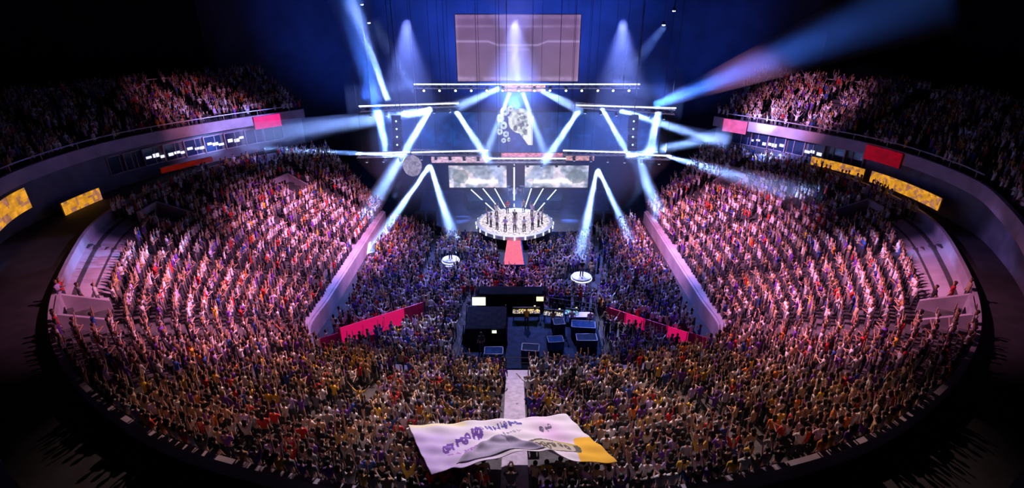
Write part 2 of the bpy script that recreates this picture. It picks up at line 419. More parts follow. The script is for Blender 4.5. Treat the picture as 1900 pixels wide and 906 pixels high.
PATCHES = [(az(1079, 512, 1.2), 1.0), (az(836, 480, 1.2), .9)]  # spots where beams leave bright patches on the floor crowd
for yy in np.arange(30.6, 62.5, .62):
    for xx in np.arange(-15.2, 15.3, .56):
        x = xx+rng.normal(0, .12); y = yy+rng.normal(0, .12)
        if abs(x+.1) < 1.6 and y > 45.7 and y < 55: continue
        if FOHX[0]-.2 < x < FOHX[1]+.25 and FOHY[0] < y < (41.6 if x < 3.2 else 39.8): continue
        if math.hypot(x-.2, y-57) < 6.0 or (y > 54.4 and abs(x) < 7.6) or (y > 54.4 and abs(x) < 8+(y-55)*1.3): continue
        if any((x-q.x)**2+(y-q.y)**2 < (rr+1.1)**2 for q, rr in PATCHES): continue
        a = cs(Fi, np.linspace(.25, .75, 60)); yb = np.interp(x, a[:, 0], a[:, 1])
        if y < yb+1.0 or abs(x) > 15.2: continue
        if abs(abs(x)-9.2) < .38 and y > 44: continue
        lx = 33.4+(15-abs(x))*.62      # rear barrier boards run inwards to the stage
        if abs(x) > 7 and abs(y-lx) < .9: continue
        if rng.random() > .9: continue
        seats.append((x, y, 0., math.atan2(57-y, -x)-PI/2+rng.normal(0, .3), int(rng.choice(10, p=[.2, .2, .14, .01, .12, .05, .08, .1, .01, .09])), 'floor', 0))
# the 300 nearest that the cloth does not hide become persons of their own
cl2 = [(p.x, p.y) for p in CLOTH]
vis = []
K4P = [(p.x, p.y) for p in K4]
for k, q in enumerate(seats):
    px, py, d = proj((q[0], q[1], q[2]+1.6))
    if q[5] == 'low' and 60 < px < 1840 and 640 < py < 896 and .25: vis.append((d, k))
vis.sort(); hidden = set()
for k, q in enumerate(seats):
    if q[5] == 'low' and in_poly(q[0], q[1], cl2): hidden.add(k)
near_ids = [k for d, k in vis if k not in hidden][:300]; ns = set(near_ids)
BAND = ['at the dark left end', 'far left of the banner', 'well left of the banner', 'just left of the banner', 'beside the centre stair', 'just right of the banner', 'well right of the banner', 'far right of the banner', 'at the dark right end']
def band(px):
    return BAND[0 if px < 330 else 1 if px < 480 else 2 if px < 620 else 3 if px < 760 else 4 if px < 1150 else 5 if px < 1290 else 6 if px < 1430 else 7 if px < 1580 else 8]
ORD = ['last', 'second last', 'third last', 'fourth last', 'fifth last', 'sixth last', 'seventh last', 'eighth last', 'ninth last', 'tenth last', 'eleventh last', 'twelfth last', 'thirteenth last']
for k in near_ids:
    x, y, z, rz, sh, _, row = seats[k]; px, py, d = proj((x, y, z+1.4))
    ps = PN[int(rng.choice(6, p=[.26, .19, .17, .24, 0, .14]))]; ps = 'arms hanging down' if in_poly(x, y+.15, K4P) or in_poly(x, y-.3, K4P) else ps; long = int(rng.random() < .45)
    bd = band(px); rr = ORD[min(NR-1-row, 12)]
    person((x, y, z), rz, ps, SHIRTS[SN[sh]], long, f"person in {SN[sh]} top, {SHORT[ps]}, {rr} row, {bd}", 'spectators in the near stand '+bd, .95+.1*rng.random())

# low-poly spectators, far too many to count one by one
def lowpoly(pose, long):
    V = []; Fc = []; K = []      # K: 0 skin 1 shirt 2 trousers 3 hair 4 phone
    def loft(rings, k, n=6):
        b0 = len(V)
        for (c, rx, ry, ax) in rings:
            ax = Vector(ax).normalized(); u = Vector((1, 0, 0)) if abs(ax.z) > .8 else ax.cross(Vector((0, 1, 0))).normalized() if abs(ax.y) < .8 else Vector((1, 0, 0)); w = ax.cross(u)
            for i in range(n): a = 2*PI*i/n; V.append(tuple(Vector(c)+u*math.cos(a)*rx+w*math.sin(a)*ry))
        for j in range(len(rings)-1):
            for i in range(n): Fc.append((b0+j*n+i, b0+j*n+(i+1) % n, b0+(j+1)*n+(i+1) % n, b0+(j+1)*n+i)); K.append(k)
        if n == 6:
            e = b0+(len(rings)-1)*n; Fc.append((e, e+1, e+2, e+3)); K.append(k); Fc.append((e, e+3, e+4, e+5)); K.append(k)
        else: e = b0+(len(rings)-1)*n; Fc.append((e, e+1, e+2, e+3)); K.append(k)
    z = (0, 0, 1)
    for s in (-1, 1): loft([((s*.1, 0, .02), .05, .06, z), ((s*.1, 0, .9), .1, .1, z)], 2, 4)
    loft([((0, 0, .86), .17, .12, z), ((0, 0, 1.12), .155, .11, z), ((0, 0, 1.38), .21, .12, z), ((0, 0, 1.47), .08, .07, z)], 1)
    loft([((0, .01, 1.46), .05, .05, z), ((0, .02, 1.56), .07, .08, z), ((0, .02, 1.66), .085, .1, z), ((0, .02, 1.74), .07, .085, z), ((0, .02, 1.785), .02, .02, z)], 0)
    loft([((0, -.02, 1.46 if long else 1.60), .08, .05, z), ((0, -.02, 1.68), .105, .105, z), ((0, -.005, 1.76), .085, .095, z), ((0, 0, 1.81), .02, .02, z)], 3)
    for s, el, ha in ((-1, pose[0], pose[1]), (1, pose[2], pose[3])):
        a = Vector((s*.2, 0, 1.40)); e = Vector((s*el[0], el[1], el[2])); h = Vector((s*ha[0], ha[1], ha[2]))
        loft([(a, .06, .06, e-a), (e, .048, .048, e-a)], 1, 4)
        hh = h+(h-e).normalized()*.15
        loft([(e, .042, .042, h-e), (h, .03, .03, h-e), (hh, .04, .02, h-e)], 0, 4)
    return np.array(V), Fc, np.array(K)
TPL = [lowpoly(POSES[p], l) for p in PN for l in (0, 1)]
PW = np.repeat([.20, .16, .2, .22, .05, .17], 2)/2
SK = np.array([(.62, .36, .25), (.42, .22, .14), (.72, .46, .34), (.28, .14, .09)])
HR = np.array([(.02, .013, .01), (.06, .03, .015), (.01, .01, .01), (.25, .14, .05)])
def crowd(name, label, ids, cat='crowd'):
    VV = []; LV = []; CO = []; nv = 0; LT = []
    for k in ids:
        x, y, z, rz, sh, *_ = seats[k]; V, Fc, K = TPL[int(rng.choice(12, p=PW))]
        if in_poly(x, y+.2, K4P) or in_poly(x, y-.4, K4P): V, Fc, K = TPL[6]
        c, s_ = math.cos(rz), math.sin(rz); sc = .93+.14*rng.random()
        Vr = np.stack([V[:, 0]*c-V[:, 1]*s_, V[:, 0]*s_+V[:, 1]*c, V[:, 2]], 1)*sc+np.array([x, y, z])
        VV.append(Vr)
        for f in Fc: LV.extend([i+nv for i in f]); 
        LT.append(np.array([len(f) for f in Fc])); nv += len(V)
        pal = np.array([SK[int(rng.choice(4, p=[.4, .28, .22, .1]))], SHIRTS[SN[sh]], (.03, .03, .05) if rng.random() < .7 else (.12, .1, .1), HR[int(rng.choice(4, p=[.4, .3, .2, .1]))]])
        CO.append(pal[K]*(.75+.4*rng.random()))
    V = np.concatenate(VV); T = np.concatenate(LT); LV = np.array(LV, np.int32); CO = np.concatenate(CO)
    me = bpy.data.meshes.new(name); me.vertices.add(len(V)); me.vertices.foreach_set('co', V.astype(np.float32).ravel())
    me.loops.add(len(LV)); me.loops.foreach_set('vertex_index', LV); me.polygons.add(len(T))
    st = np.concatenate([[0], np.cumsum(T)[:-1]]).astype(np.int32); me.polygons.foreach_set('loop_start', st)
    me.update(calc_edges=True)
    a = me.attributes.new('Col', 'FLOAT_COLOR', 'FACE'); a.data.foreach_set('color', np.concatenate([np.clip(CO, 0, 1), np.ones((len(CO), 1))], 1).astype(np.float32).ravel())
    me.materials.append(M['crowd']); o = link(bpy.data.objects.new(name, me)); return tag(o, label, cat, None, 'stuff')
rest = [k for k in range(len(seats)) if k not in ns and k not in hidden]
crowd('crowd', 'packed crowd of spectators filling the floor and the stands', rest)
print('SEATS', len(seats), 'rest', len(rest))

# ------------------------------------------------------------------ stage: deck, round platform, catwalk
b = MB(); b.prism([(-12, 59), (-7, 55), (7, 55), (12, 59), (13, 70), (-13, 70)], 0, 1.3)
st = empty('stage', (0, 0, 0), label='wide dark blue concert stage under the light rig', cat='stage'); b.build('stage_deck', M['deck'], st, bevel=.05)
b = MB(); b.prism([(-6, 62), (6, 62), (7, 68), (-7, 68)], 1.3, 2.6); b.build('riser', M['navy'], st, bevel=.04)
rp = empty('round_platform', (0, 57, 0), label='round glowing white and pink platform at the stage centre', cat='stage platform')
MB().lathe((0, 0, 1.31), [(4.6, 0), (4.6, .42), (4.3, .5)], 48).build('platform_body', M['white'], rp)
nx = 60
g = np.linspace(-4.2, 4.2, nx); X, Y = np.meshgrid(g, g); rr = np.hypot(X, Y); sq = np.maximum(abs(X), abs(Y)); k = np.where(rr > 0, sq/np.maximum(rr, 1e-6), 1)
P = np.stack([X*k, Y*k, np.full_like(X, 1.83)], -1)
c = np.clip(rng.normal(.85, .35, (nx-1, nx-1, 1)), .1, 1.6)*np.array([1, .86, .95])
grid_mesh('glowing_floor', P, M['scr'], rp, c)
for a in range(24):
    t = 2*PI*a/24
    MB().tube((4.65*math.cos(t), 4.65*math.sin(t), 1.35), (4.65*math.cos(t), 4.65*math.sin(t), 1.72), .07, n=6).build('edge_lamp', M['tube'], rp)
# fans of light bars rising behind the platform
def light_tube(a, b_, lab, r=.07, m='tube'):
    a, b_ = Vector(a), Vector(b_); o = empty('light_tube', a, label=lab, cat='light tube', group='light tubes around the stage centre')
    MB().tube((0, 0, 0), b_-a, r, n=8).build('glass_tube', M[m], o)
    d = (b_-a).normalized(); MB().tube(-d*.2, d*.02, r*1.6).tube(b_-a-d*.02, b_-a+d*.2, r*1.6).build('end_cap', M['dark'], o)
for k, (x0, y0, x1, y1) in enumerate([(874, 352, 924, 398), (896, 350, 930, 392), (918, 350, 938, 386), (1032, 352, 992, 398), (1008, 350, 984, 392), (986, 350, 974, 386)]):
    light_tube(at(x0, y0, 63.5), at(x1, y1, 60.8), ['outermost', 'middle', 'innermost'][k % 3]+' slanting light tube '+('left' if k < 3 else 'right')+' of the glowing platform')
light_tube(at(954, 303, 63), at(954, 384, 62), 'single upright white light tube above the glowing platform', .09)
cw = empty('catwalk', (0, 0, 0), label='glowing red catwalk running from the platform into the floor crowd', cat='catwalk')
b = MB(); b.prism([(-1.1, 46.4), (1.1, 46.4), (.8, 52.6), (-.8, 52.6)], 0, 1.3); b.build('catwalk_base', M['navy'], cw)
nx = 14; ny = 44; P = np.zeros((ny, nx, 3)); 
for j in range(ny):
    y = 46.5+6*j/(ny-1); w = 1.05-.3*j/(ny-1); P[j, :, 0] = np.linspace(-w, w, nx)-.1; P[j, :, 1] = y; P[j, :, 2] = 1.32
c = np.clip(rng.normal(1, .12, (ny-1, nx-1, 1)), .5, 1.4)*np.array([1, .13, .17]); grid_mesh('catwalk_top', P, M['scr'], cw, c)

for k, ((q, r), nm) in enumerate(zip(PATCHES, ('right', 'left'))):
    o = empty('light_patch_platform', (q.x, q.y, 0), label=f'white platform added for a light patch in the floor crowd, {nm} of the red catwalk', cat='light patch platform')  # white platform added to stand in for a patch of beam light
    MB().lathe((0, 0, 0), [(r, 0), (r, 1.1), (r*.95, 1.18)], 32).build('platform_body', M['white'], o)
    MB().lathe((0, 0, .95), [(r*1.04, 0), (r*1.04, .08)], 32).build('edge_band', M['tube'], o)
    b = MB()
    for i in range(3): b.box((0, -r-.14-.28*i, .42-.14*i), (.8, .28, .85-.28*i))
    b.build('steps', M['white'], o)
    wash((q.x*.7, q.y+6, 15), (q.x, q.y, 1), 2600, (.85, .9, 1), 9, .5)
q = PATCHES[0][0]; person((q.x, q.y, 1.18), .1, 'arms hanging down', SHIRTS['black'], 0, 'performer in black standing alone on an added white platform beside the catwalk')
q = PATCHES[1][0]; person((q.x, q.y, 1.18), -.2, 'one arm raised', SHIRTS['white'], 0, 'performer in white raising one arm on an added white platform among the crowd')
for k, (x, y, p, s, l, lab) in enumerate([(-2.2, 58, 'both arms raised high', 'white', 1, 'dancer in white with both arms up on the glowing platform'), (2.1, 58.4, 'one arm raised', 'lilac', 1, 'dancer in lilac with one arm up on the glowing platform'),
        (0, 56.2, 'one arm raised', 'black', 0, 'singer in black at the front of the glowing platform'), (-.9, 59.6, 'hands clapping in front', 'red', 1, 'dancer in red clapping at the rear of the glowing platform'), (1.1, 59.9, 'arms hanging down', 'grey', 0, 'musician in grey standing at the rear of the glowing platform')]):
    person((x, y, 1.83), PI+.1*k, p, SHIRTS[s], l, lab)
for k in range(9):
    t = PI*(.08+.84*k/8)+PI; person((3.3*math.cos(t), 57+3.3*math.sin(t), 1.83), t-PI/2, PN[(k*2) % 4], SHIRTS['white' if k % 3 else 'lilac'], k % 2, f"dancer in {'white' if k % 3 else 'lilac'} on the front rim of the glowing platform, {['first','second','third','fourth','fifth','sixth','seventh','eighth','ninth'][k]} from the left")
for s in (-1, 1):
    for j in range(2):
        o = empty('speaker_cabinet', (s*(10+1.4*j), 57.5, 1.3), label=f"black stage speaker cabinet {'left' if s < 0 else 'right'} of the platform, {'inner' if j == 0 else 'outer'} one", cat='speaker')
        MB().box((0, 0, .75), (1.1, .9, 1.5)).build('cabinet', M['dark'], o, bevel=.04)
        for z in (.4, 1.05): MB().lathe((0, 0, 0), [(.32, 0), (.3, .06), (.12, .02)], 20).build('cone', M['black'], o)
        for z, ch in zip((.4, 1.05), [c_ for c_ in o.children if c_.name.startswith('cone')]): ch.location = (0, -.45, z); ch.rotation_euler = (PI/2, 0, 0)

# drum kit and keyboard on the riser
o = empty('drum_kit', (0, 64.5, 2.6), label='drum kit on the raised riser behind the glowing platform', cat='drum kit')
b = MB().tube((0, -.25, .32), (0, .3, .32), .3, n=20); b.build('bass_drum', M['white'], o)
for x, y, z, r in ((-.32, 0, .78, .17), (.32, 0, .78, .17), (.75, .3, .55, .22), (-.7, .35, .55, .18)): MB().lathe((x, y, z-.15), [(r, 0), (r, .25)], 18).build('drum', M['pale'], o)
for x, y, z in ((-.85, -.1, 1.15), (.85, -.1, 1.2), (1.15, .4, 1.0)): MB().lathe((x, y, z), [(.26, 0), (.05, .04)], 18).tube((x, y, 0), (x, y, z), .015).build('cymbal', M['amber'] if 0 else M['metal'], o)

# ------------------------------------------------------------------ rig: trusses, lamps, screens
def truss(p0, p1, lab, w=.55, led='tube', cables=True, ledz=0.0):
    p0, p1 = Vector(p0), Vector(p1); mid = (p0+p1)/2; L = (p1-p0).length
    o = empty('lighting_truss', mid, label=lab, cat='truss')
    d = (p1-p0).normalized(); u = Vector((0, 0, 1)); w_ = d.cross(u).normalized(); a, b_ = p0-mid, p1-mid; h = w/2
    c = MB(); off = [(-h, -h), (h, -h), (h, h), (-h, h)]
    for i, j in off: c.tube(a+w_*i+u*j, b_+w_*i+u*j, .04, n=6)
    n = max(2, int(L/.8))
    for k in range(n):
        t0, t1 = a+d*(L*k/n), a+d*(L*(k+1)/n)
        for q in range(4):
            i, j = off[q], off[(q+1) % 4]; i, j = (i, j) if k % 2 else (j, i)
            c.tube(t0+w_*i[0]+u*i[1], t1+w_*j[0]+u*j[1], .022, n=4, cap=False)
    c.build('truss_frame', M['metal'], o)
    if led: MB().box((b_+a)/2-w_*0+Vector((0, -h-.06, h+ledz)), (L, .06, .16), math.atan2(d.y, d.x)).build('light_batten', M[led], o)
    if cables:
        for t in (.12, .88):
            q = a+(b_-a)*t; MB().tube(q+u*h, (q.x, q.y, 38-mid.z), .025, n=5).build('hanging_cable', M['dark'], o)
    return o
def moving_head(p, aim, lab, glow='lens', grp='moving head lamps on the trusses'):
    p = Vector(p); o = empty('moving_head_lamp', p, label=lab, cat='stage lamp', group=grp)
    MB().box((0, 0, -.08), (.34, .3, .16)).build('lamp_base', M['dark'], o, bevel=.02)
    MB().box((-.2, 0, -.32), (.05, .14, .4)).box((.2, 0, -.32), (.05, .14, .4)).box((0, 0, -.15), (.42, .16, .05)).build('yoke', M['dark'], o)
    d = (Vector(aim)-p).normalized(); c = Vector((0, 0, -.42))
    h = MB().tube(c-d*.2, c+d*.22, .13, .16, 12).build('lamp_head', M['dark'], o, smooth=False)
    MB().tube(c+d*.215, c+d*.235, .14, n=12).build('lens', M[glow], h)
    return o
T = {}
T['top'] = truss(at(768, 160, 68), at(1186, 160, 68), 'long upper truss with white lamps below the mauve screen')
T['left'] = truss(at(668, 203, 62), at(852, 193, 64), 'upper truss on the left, above the left video screen')
T['right'] = truss(at(1068, 195, 64), at(1252, 208, 62), 'upper truss on the right, above the right video screen')
T['low1'] = truss(at(662, 288, 60), at(762, 286, 61), 'short outer lower truss at the left edge of the rig')
T['low2'] = truss(at(764, 282, 61), at(906, 286, 62), 'lower truss above the left video screen')
T['low3'] = truss(at(906, 297, 62), at(1050, 297, 62), 'lower centre truss between the two video screens')
T['low4'] = truss(at(1044, 284, 62), at(1160, 284, 61), 'lower truss above the right video screen')
T['low5'] = truss(at(1160, 289, 61), at(1244, 292, 60), 'short outer lower truss at the right edge of the rig')
def lampline(p0, p1, n, lab, dz=-.3, aim=(0, -14, -30), glow='dimlens'):
    p0, p1 = Vector(p0), Vector(p1)
    for k in range(n):
        p = p0.lerp(p1, (k+.5)/n); moving_head(p+Vector((0, -.1, dz)), p+Vector(aim)+Vector((rng.normal(0, 6), 0, 0)), lab+f", {['first','second','third','fourth','fifth','sixth','seventh','eighth','ninth','tenth','eleventh','twelfth','thirteenth','fourteenth'][k]} from the left", glow)
lampline(at(772, 160, 68), at(1182, 160, 68), 14, 'white lamp under the long upper truss', 0, (0, -40, -20), 'lens')
lampline(at(672, 203, 62), at(848, 193, 64), 6, 'lamp under the left upper truss')
lampline(at(1072, 195, 64), at(1248, 208, 62), 6, 'lamp under the right upper truss')
lampline(at(768, 282, 61), at(900, 286, 62), 5, 'lamp under the lower truss left of centre')
lampline(at(912, 297, 62), at(1046, 297, 62), 5, 'lamp under the lower centre truss')
lampline(at(1050, 284, 62), at(1240, 291, 60.5), 6, 'lamp under the lower truss right of centre')
lampline(at(664, 287, 60), at(758, 286, 61), 3, 'lamp under the outer lower left truss')

def screen(name, lab, cat, px0, py0, px1, py1, Y, fn, nx, ny, m='scr', frame=True, depth=.15, mask=None):
    a, b_ = at(px0, py0, Y), at(px1, py1, Y); w = b_.x-a.x; h = a.z-b_.z
    o = empty(name, (a.x+w/2, Y, b_.z), label=lab, cat=cat)
    xs = np.linspace(-w/2, w/2, nx+1); zs = np.linspace(0, h, ny+1); X, Z = np.meshgrid(xs, zs)
    U, V = np.meshgrid((np.arange(nx)+.5)/nx, (np.arange(ny)+.5)/ny); col = np.clip(fn(U, V), 0, 3)
    g = grid_mesh('picture', np.stack([X, np.full_like(X, -.02), Z], -1), M[m], o, col)
    if mask is not None:
        bm = bmesh.new(); bm.from_mesh(g.data); bm.faces.ensure_lookup_table(); mk = mask(U, V).ravel()
        bmesh.ops.delete(bm, geom=[f for f in bm.faces if not mk[f.index]], context='FACES'); bm.to_mesh(g.data); bm.free()
        s_ = g.modifiers.new('thickness', 'SOLIDIFY'); s_.thickness = .12; s_.offset = 0
    else: MB().box((0, depth/2+.02, h/2), (w+.1, depth, h+.1)).build('back_panel', M['dark'], o)
    if frame:
        f = MB(); t = .09
        for c_, d_ in (((0, 0, -t/2), (w+2*t, .2, t)), ((0, 0, h+t/2), (w+2*t, .2, t)), ((-w/2-t/2, 0, h/2), (t, .2, h)), ((w/2+t/2, 0, h/2), (t, .2, h))): f.box(c_, d_)
        f.build('frame', M['dark'], o)
    cb = MB()
    for s in (-1, 1): cb.tube((s*w*.4, .05, h), (s*w*.4, .05, 38-b_.z), .02, n=5)
    cb.build('hanging_cable', M['dark'], o)
    return o
def smooth_noise(shape, k, seed=0):
    r = np.random.default_rng(seed); ny, nx = shape; a = r.random((int(ny/k)+3, int(nx/k)+3))
    y = np.linspace(0, a.shape[0]-1.01, ny); x = np.linspace(0, a.shape[1]-1.01, nx); yi, xi = y.astype(int), x.astype(int); fy, fx = (y-yi)[:, None], (x-xi)[None]
    return a[yi][:, xi]*(1-fy)*(1-fx)+a[yi+1][:, xi]*fy*(1-fx)+a[yi][:, xi+1]*(1-fy)*fx+a[yi+1][:, xi+1]*fy*fx
def top_picture(U, V):
    n = smooth_noise(U.shape, 12, 1)[..., None]; n2 = smooth_noise(U.shape, 3, 2)[..., None]
    base = np.array([.19, .12, .33])*(.8+.3*n)+(1-V)[..., None]*np.array([.07, .06, .02])+np.array([.06, 0, 0])*(np.abs(U-.5)[..., None]*1.6)
    def ln(v, w, s): return (s*np.exp(-((V-v)/w)**2))[..., None]*np.array([.5, .42, .8])
    base = base+ln(.83, .018, .22)*(n2+.4)+ln(.97, .03, .2)*(n2+.3)
    dip = .555+.055*np.clip((np.abs(U-.5)-.16)/.08, 0, 1); base = base+ln(dip, .014, .5)+ln(.49, .02, .25)*(np.abs(U-.5) < .1)[..., None]
    base = base+(np.exp(-((U-.5)/.02)**2)*np.clip(.45-V, 0, 1)*1.6)[..., None]*np.array([.5, .6, 1])
    base = base+ln(.04, .035, .55)*(n2*1.1)
    base = base+((np.abs(U-.5) > .485)*.12)[..., None]*np.array([.5, .45, .9])
    return base
screen('scrim_screen', 'large translucent mauve screen hanging above the whole rig', 'screen', 844, 27, 1072, 151, 76, top_picture, 114, 62, 'scrdim')
def busy(seed):
    def f(U, V):
        n = smooth_noise(U.shape, 2.5, seed)[..., None]; m = smooth_noise(U.shape, 7, seed+9)[..., None]
        c = np.array([.55, .62, .78])*(.35+.9*n)*(.5+m)+np.array([.3, .16, .12])*(m > .55)
        bar = (np.exp(-((V-.28)/.1)**2)*(np.abs(U-.45-.1*(seed % 2)) < .3))[..., None]; c = c+bar*np.array([.9, .8, .8])
        ell = ((U-.2)**2/.02+(V-.5)**2/.1 < 1)[..., None] if seed % 2 else ((U-.82)**2/.02+(V-.5)**2/.1 < 1)[..., None]
        return np.where(ell, c*.35+np.array([.1, .14, .12]), c)
    return f
screen('video_screen', 'wide video screen under the lower truss, left of the centre light tube', 'screen', 832, 307, 940, 348, 64, busy(1), 54, 20)
screen('video_screen', 'wide video screen under the lower truss, right of the centre light tube', 'screen', 974, 307, 1090, 348, 64, busy(2), 56, 20)
screen('round_screen', 'small rounded grey screen at the far left of the video screens', 'screen', 746, 288, 784, 327, 62, lambda U, V: np.array([.34, .3, .38])*(.3+1.1*smooth_noise(U.shape, 3, 5))[..., None], 30, 30, frame=False, mask=lambda U, V: (U-.5)**2+(V-.5)**2 < .25)
screen('led_ribbon', 'pink and red LED ribbon above the lower centre truss', 'screen', 930, 284, 1044, 294, 62.6, lambda U, V: np.array([1, .34, .5])*(.3+.9*smooth_noise(U.shape, 2, 7))[..., None], 60, 5, frame=False)
screen('led_ribbon', 'whitish pink LED ribbon below the lower left truss', 'screen', 800, 291, 904, 302, 62.2, lambda U, V: np.array([.95, .62, .8])*(.4+.8*smooth_noise(U.shape, 2, 8))[..., None], 60, 5, frame=False)
screen('led_ribbon', 'salmon LED ribbon below the lower right truss', 'screen', 1050, 289, 1102, 298, 62.2, lambda U, V: np.array([.9, .45, .45])*(.3+.8*smooth_noise(U.shape, 2, 9))[..., None], 30, 5, frame=False)
screen('led_ribbon', 'pink white LED ribbon under the middle of the upper truss', 'screen', 932, 158, 1012, 170, 68.8, lambda U, V: np.array([1, .62, .72])*(.6+.8*smooth_noise(U.shape, 2, 10))[..., None], 50, 6, frame=False)
def wallpic(U, V):
    n = smooth_noise(U.shape, 9, 3)[..., None]; m = smooth_noise(U.shape, 3, 4)[..., None]
    return np.array([.015, .06, .34])*(.25+.9*n+.25*m)+np.array([.0, .03, .1])*((m > .72)*1.)
screen('video_wall', 'broad dim blue video wall behind the upper trusses', 'screen', 696, 208, 1220, 282, 72, wallpic, 200, 30)
# emblem: a pale cut-out sign with curls on one side and a long pointed face on the other
def emb_mask(U, V):
    x = (U-.5)*2; y = (V-.5)*2
    face = ((x-.25)/.62)**2+((y-.25)/.62)**2 < 1
    jaw = (y < .45) & (y > -.98) & (x < .9-.02*(-y)) & (x > -.35+.85*(.35-y)*.9)
    m = face | jaw
    for cx_, cy_, r in ((-.55, .72, .22), (-.78, .38, .2), (-.62, .02, .19), (-.82, -.3, .15), (-.5, -.42, .15), (-.62, -.74, .12), (-.25, .85, .15), (-.35, -.7, .1)): m |= ((x-cx_)**2+(y-cy_)**2 < r*r) & ((x-cx_)**2+(y-cy_)**2 > (r*.35)**2)
    return m
def emb_col(U, V):
    x = (U-.5)*2; y = (V-.5)*2; n = smooth_noise(U.shape, 5, 21)[..., None]
    c = np.array([.66, .74, .60])*(.2+1.3*n)
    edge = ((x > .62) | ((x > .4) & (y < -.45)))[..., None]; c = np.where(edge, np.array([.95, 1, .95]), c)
    for cx_, cy_, rx, ry, dk in ((.3, .05, .16, .1, .25), (-.02, -.12, .1, .14, .2), (.38, .42, .2, .1, .35), (.45, -.25, .09, .14, .3)):
        c = np.where(((((x-cx_)/rx)**2+((y-cy_)/ry)**2) < 1)[..., None], c*dk, c)
    for q in range(14): 
        a_, b2 = .1+.55*((q*37) % 14)/14, -.3+.95*((q*53) % 14)/14; c = np.where(((((x-a_)/.05)**2+((y-b2)/.07)**2) < 1)[..., None], c*(.3 if q % 2 else 1.6), c)
    return np.where((x < -.3)[..., None], np.array([.8, .95, 1.0])*(.6+.5*n), c)
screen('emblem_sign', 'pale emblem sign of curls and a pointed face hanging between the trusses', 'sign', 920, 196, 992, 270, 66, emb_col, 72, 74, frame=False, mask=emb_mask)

# line array speakers
for s, x in ((-1, 735), (1, 1176)):
    p = at(x, 213, 60.6); o = empty('line_array_speaker', p, label=f"dark hanging line array speaker near the {'left' if s < 0 else 'right'} end of the rig", cat='speaker')
    for k in range(9):
        MB().box((0, -.012*k*k, -.25-.44*k), (1.1, .6, .4), 0, .04*k).build('speaker_box', M['dark'], o, bevel=.02)
    for k in (1, 3, 5, 7): MB().tube((0, -.36-.012*k*k, -.25-.44*k), (0, -.32-.012*k*k, -.25-.44*k), .1).build('status_lamp', M['bluelamp'], o)
    MB().tube((0, 0, 0), (0, 0, 38-p.z), .03).build('hanging_cable', M['dark'], o)
for px, py, Y, lab in ((684, 38, 82, 'small white roof lamp high above the left upper truss'), (1232, 42, 82, 'small white roof lamp high above the right upper truss'), (1251, 16, 84, 'highest of the small roof lamps at the right'), (671, 4, 84, 'highest of the small roof lamps at the left')):
    p = at(px, py, Y); o = empty('roof_lamp', p, label=lab, cat='lamp')
    MB().lathe((0, 0, 0), [(.28, -.3), (.24, .1), (.08, .25)], 16).build('lamp_shade', M['dark'], o); MB().lathe((0, 0, -.42), [(.1, 0), (.22, .06), (.24, .12)], 16).build('bulb', M['lens'], o)
    MB().tube((0, 0, .2), (0, 0, 38-p.z), .03).build('hanging_cable', M['dark'], o)

# ------------------------------------------------------------------ mixing position on the floor
fo = empty('mixing_platform', (0, 0, 0), label='dark blue mixing position platform in the middle of the floor', cat='platform')
b = MB(); b.prism([(-4.4, 30.9), (7.0, 30.9), (7.0, 38.5), (-3.6, 41.2), (-4.0, 41.2)], 0, .55); b.build('platform_deck', M['deepnavy'], fo, bevel=.03)
r = MB()
pts = [(-4.4, 30.9), (7.0, 30.9), (7.0, 38.5), (3.4, 39.5), (-3.6, 41.2), (-4.4, 30.9)]
for a, c in zip(pts, pts[1:]):
    r.tube((*a, 1.5), (*c, 1.5), .035).tube((*a, 1.05), (*c, 1.05), .025)
    for t in (0, .33, .66): x = a[0]+(c[0]-a[0])*t; y = a[1]+(c[1]-a[1])*t; r.tube((x, y, .55), (x, y, 1.5), .035)
r.build('guard_rail', M['dark'], fo)
def tent(x0, x1, y0, y1, z0, h, lab):
    o = empty('covered_booth', ((x0+x1)/2, (y0+y1)/2, z0), label=lab, cat='booth'); w, d = (x1-x0), (y1-y0)
    b = MB(); b.add([(-w/2, -d/2, 0), (w/2, -d/2, 0), (w/2, d/2, 0), (-w/2, d/2, 0), (-w/2+.25, -d/2+.2, h*.8), (w/2-.1, -d/2+.2, h*.8), (w/2-.1, d/2-.2, h), (-w/2+.25, d/2-.2, h)],
        [(3, 2, 1, 0), (4, 5, 6, 7), (0, 1, 5, 4), (1, 2, 6, 5), (2, 3, 7, 6), (3, 0, 4, 7)]); b.build('cloth_cover', M['black'], o, bevel=.06)
    f = MB()
    for s in (-1, 1):
        for t in (-1, 1): f.tube((s*w/2*1.0, t*d/2, 0), (s*(w/2-.15), t*(d/2-.15), h+.1), .04)
    f.build('tent_frame', M['dark'], o); return o
tent(-4.2, -.6, 34.0, 37.3, .55, 1.6, 'black cloth covered booth on the front left of the mixing platform')
tent(-3.4, 2.6, 39.0, 40.2, .55, 1.9, 'long dark equipment booth along the stage side of the mixing platform')
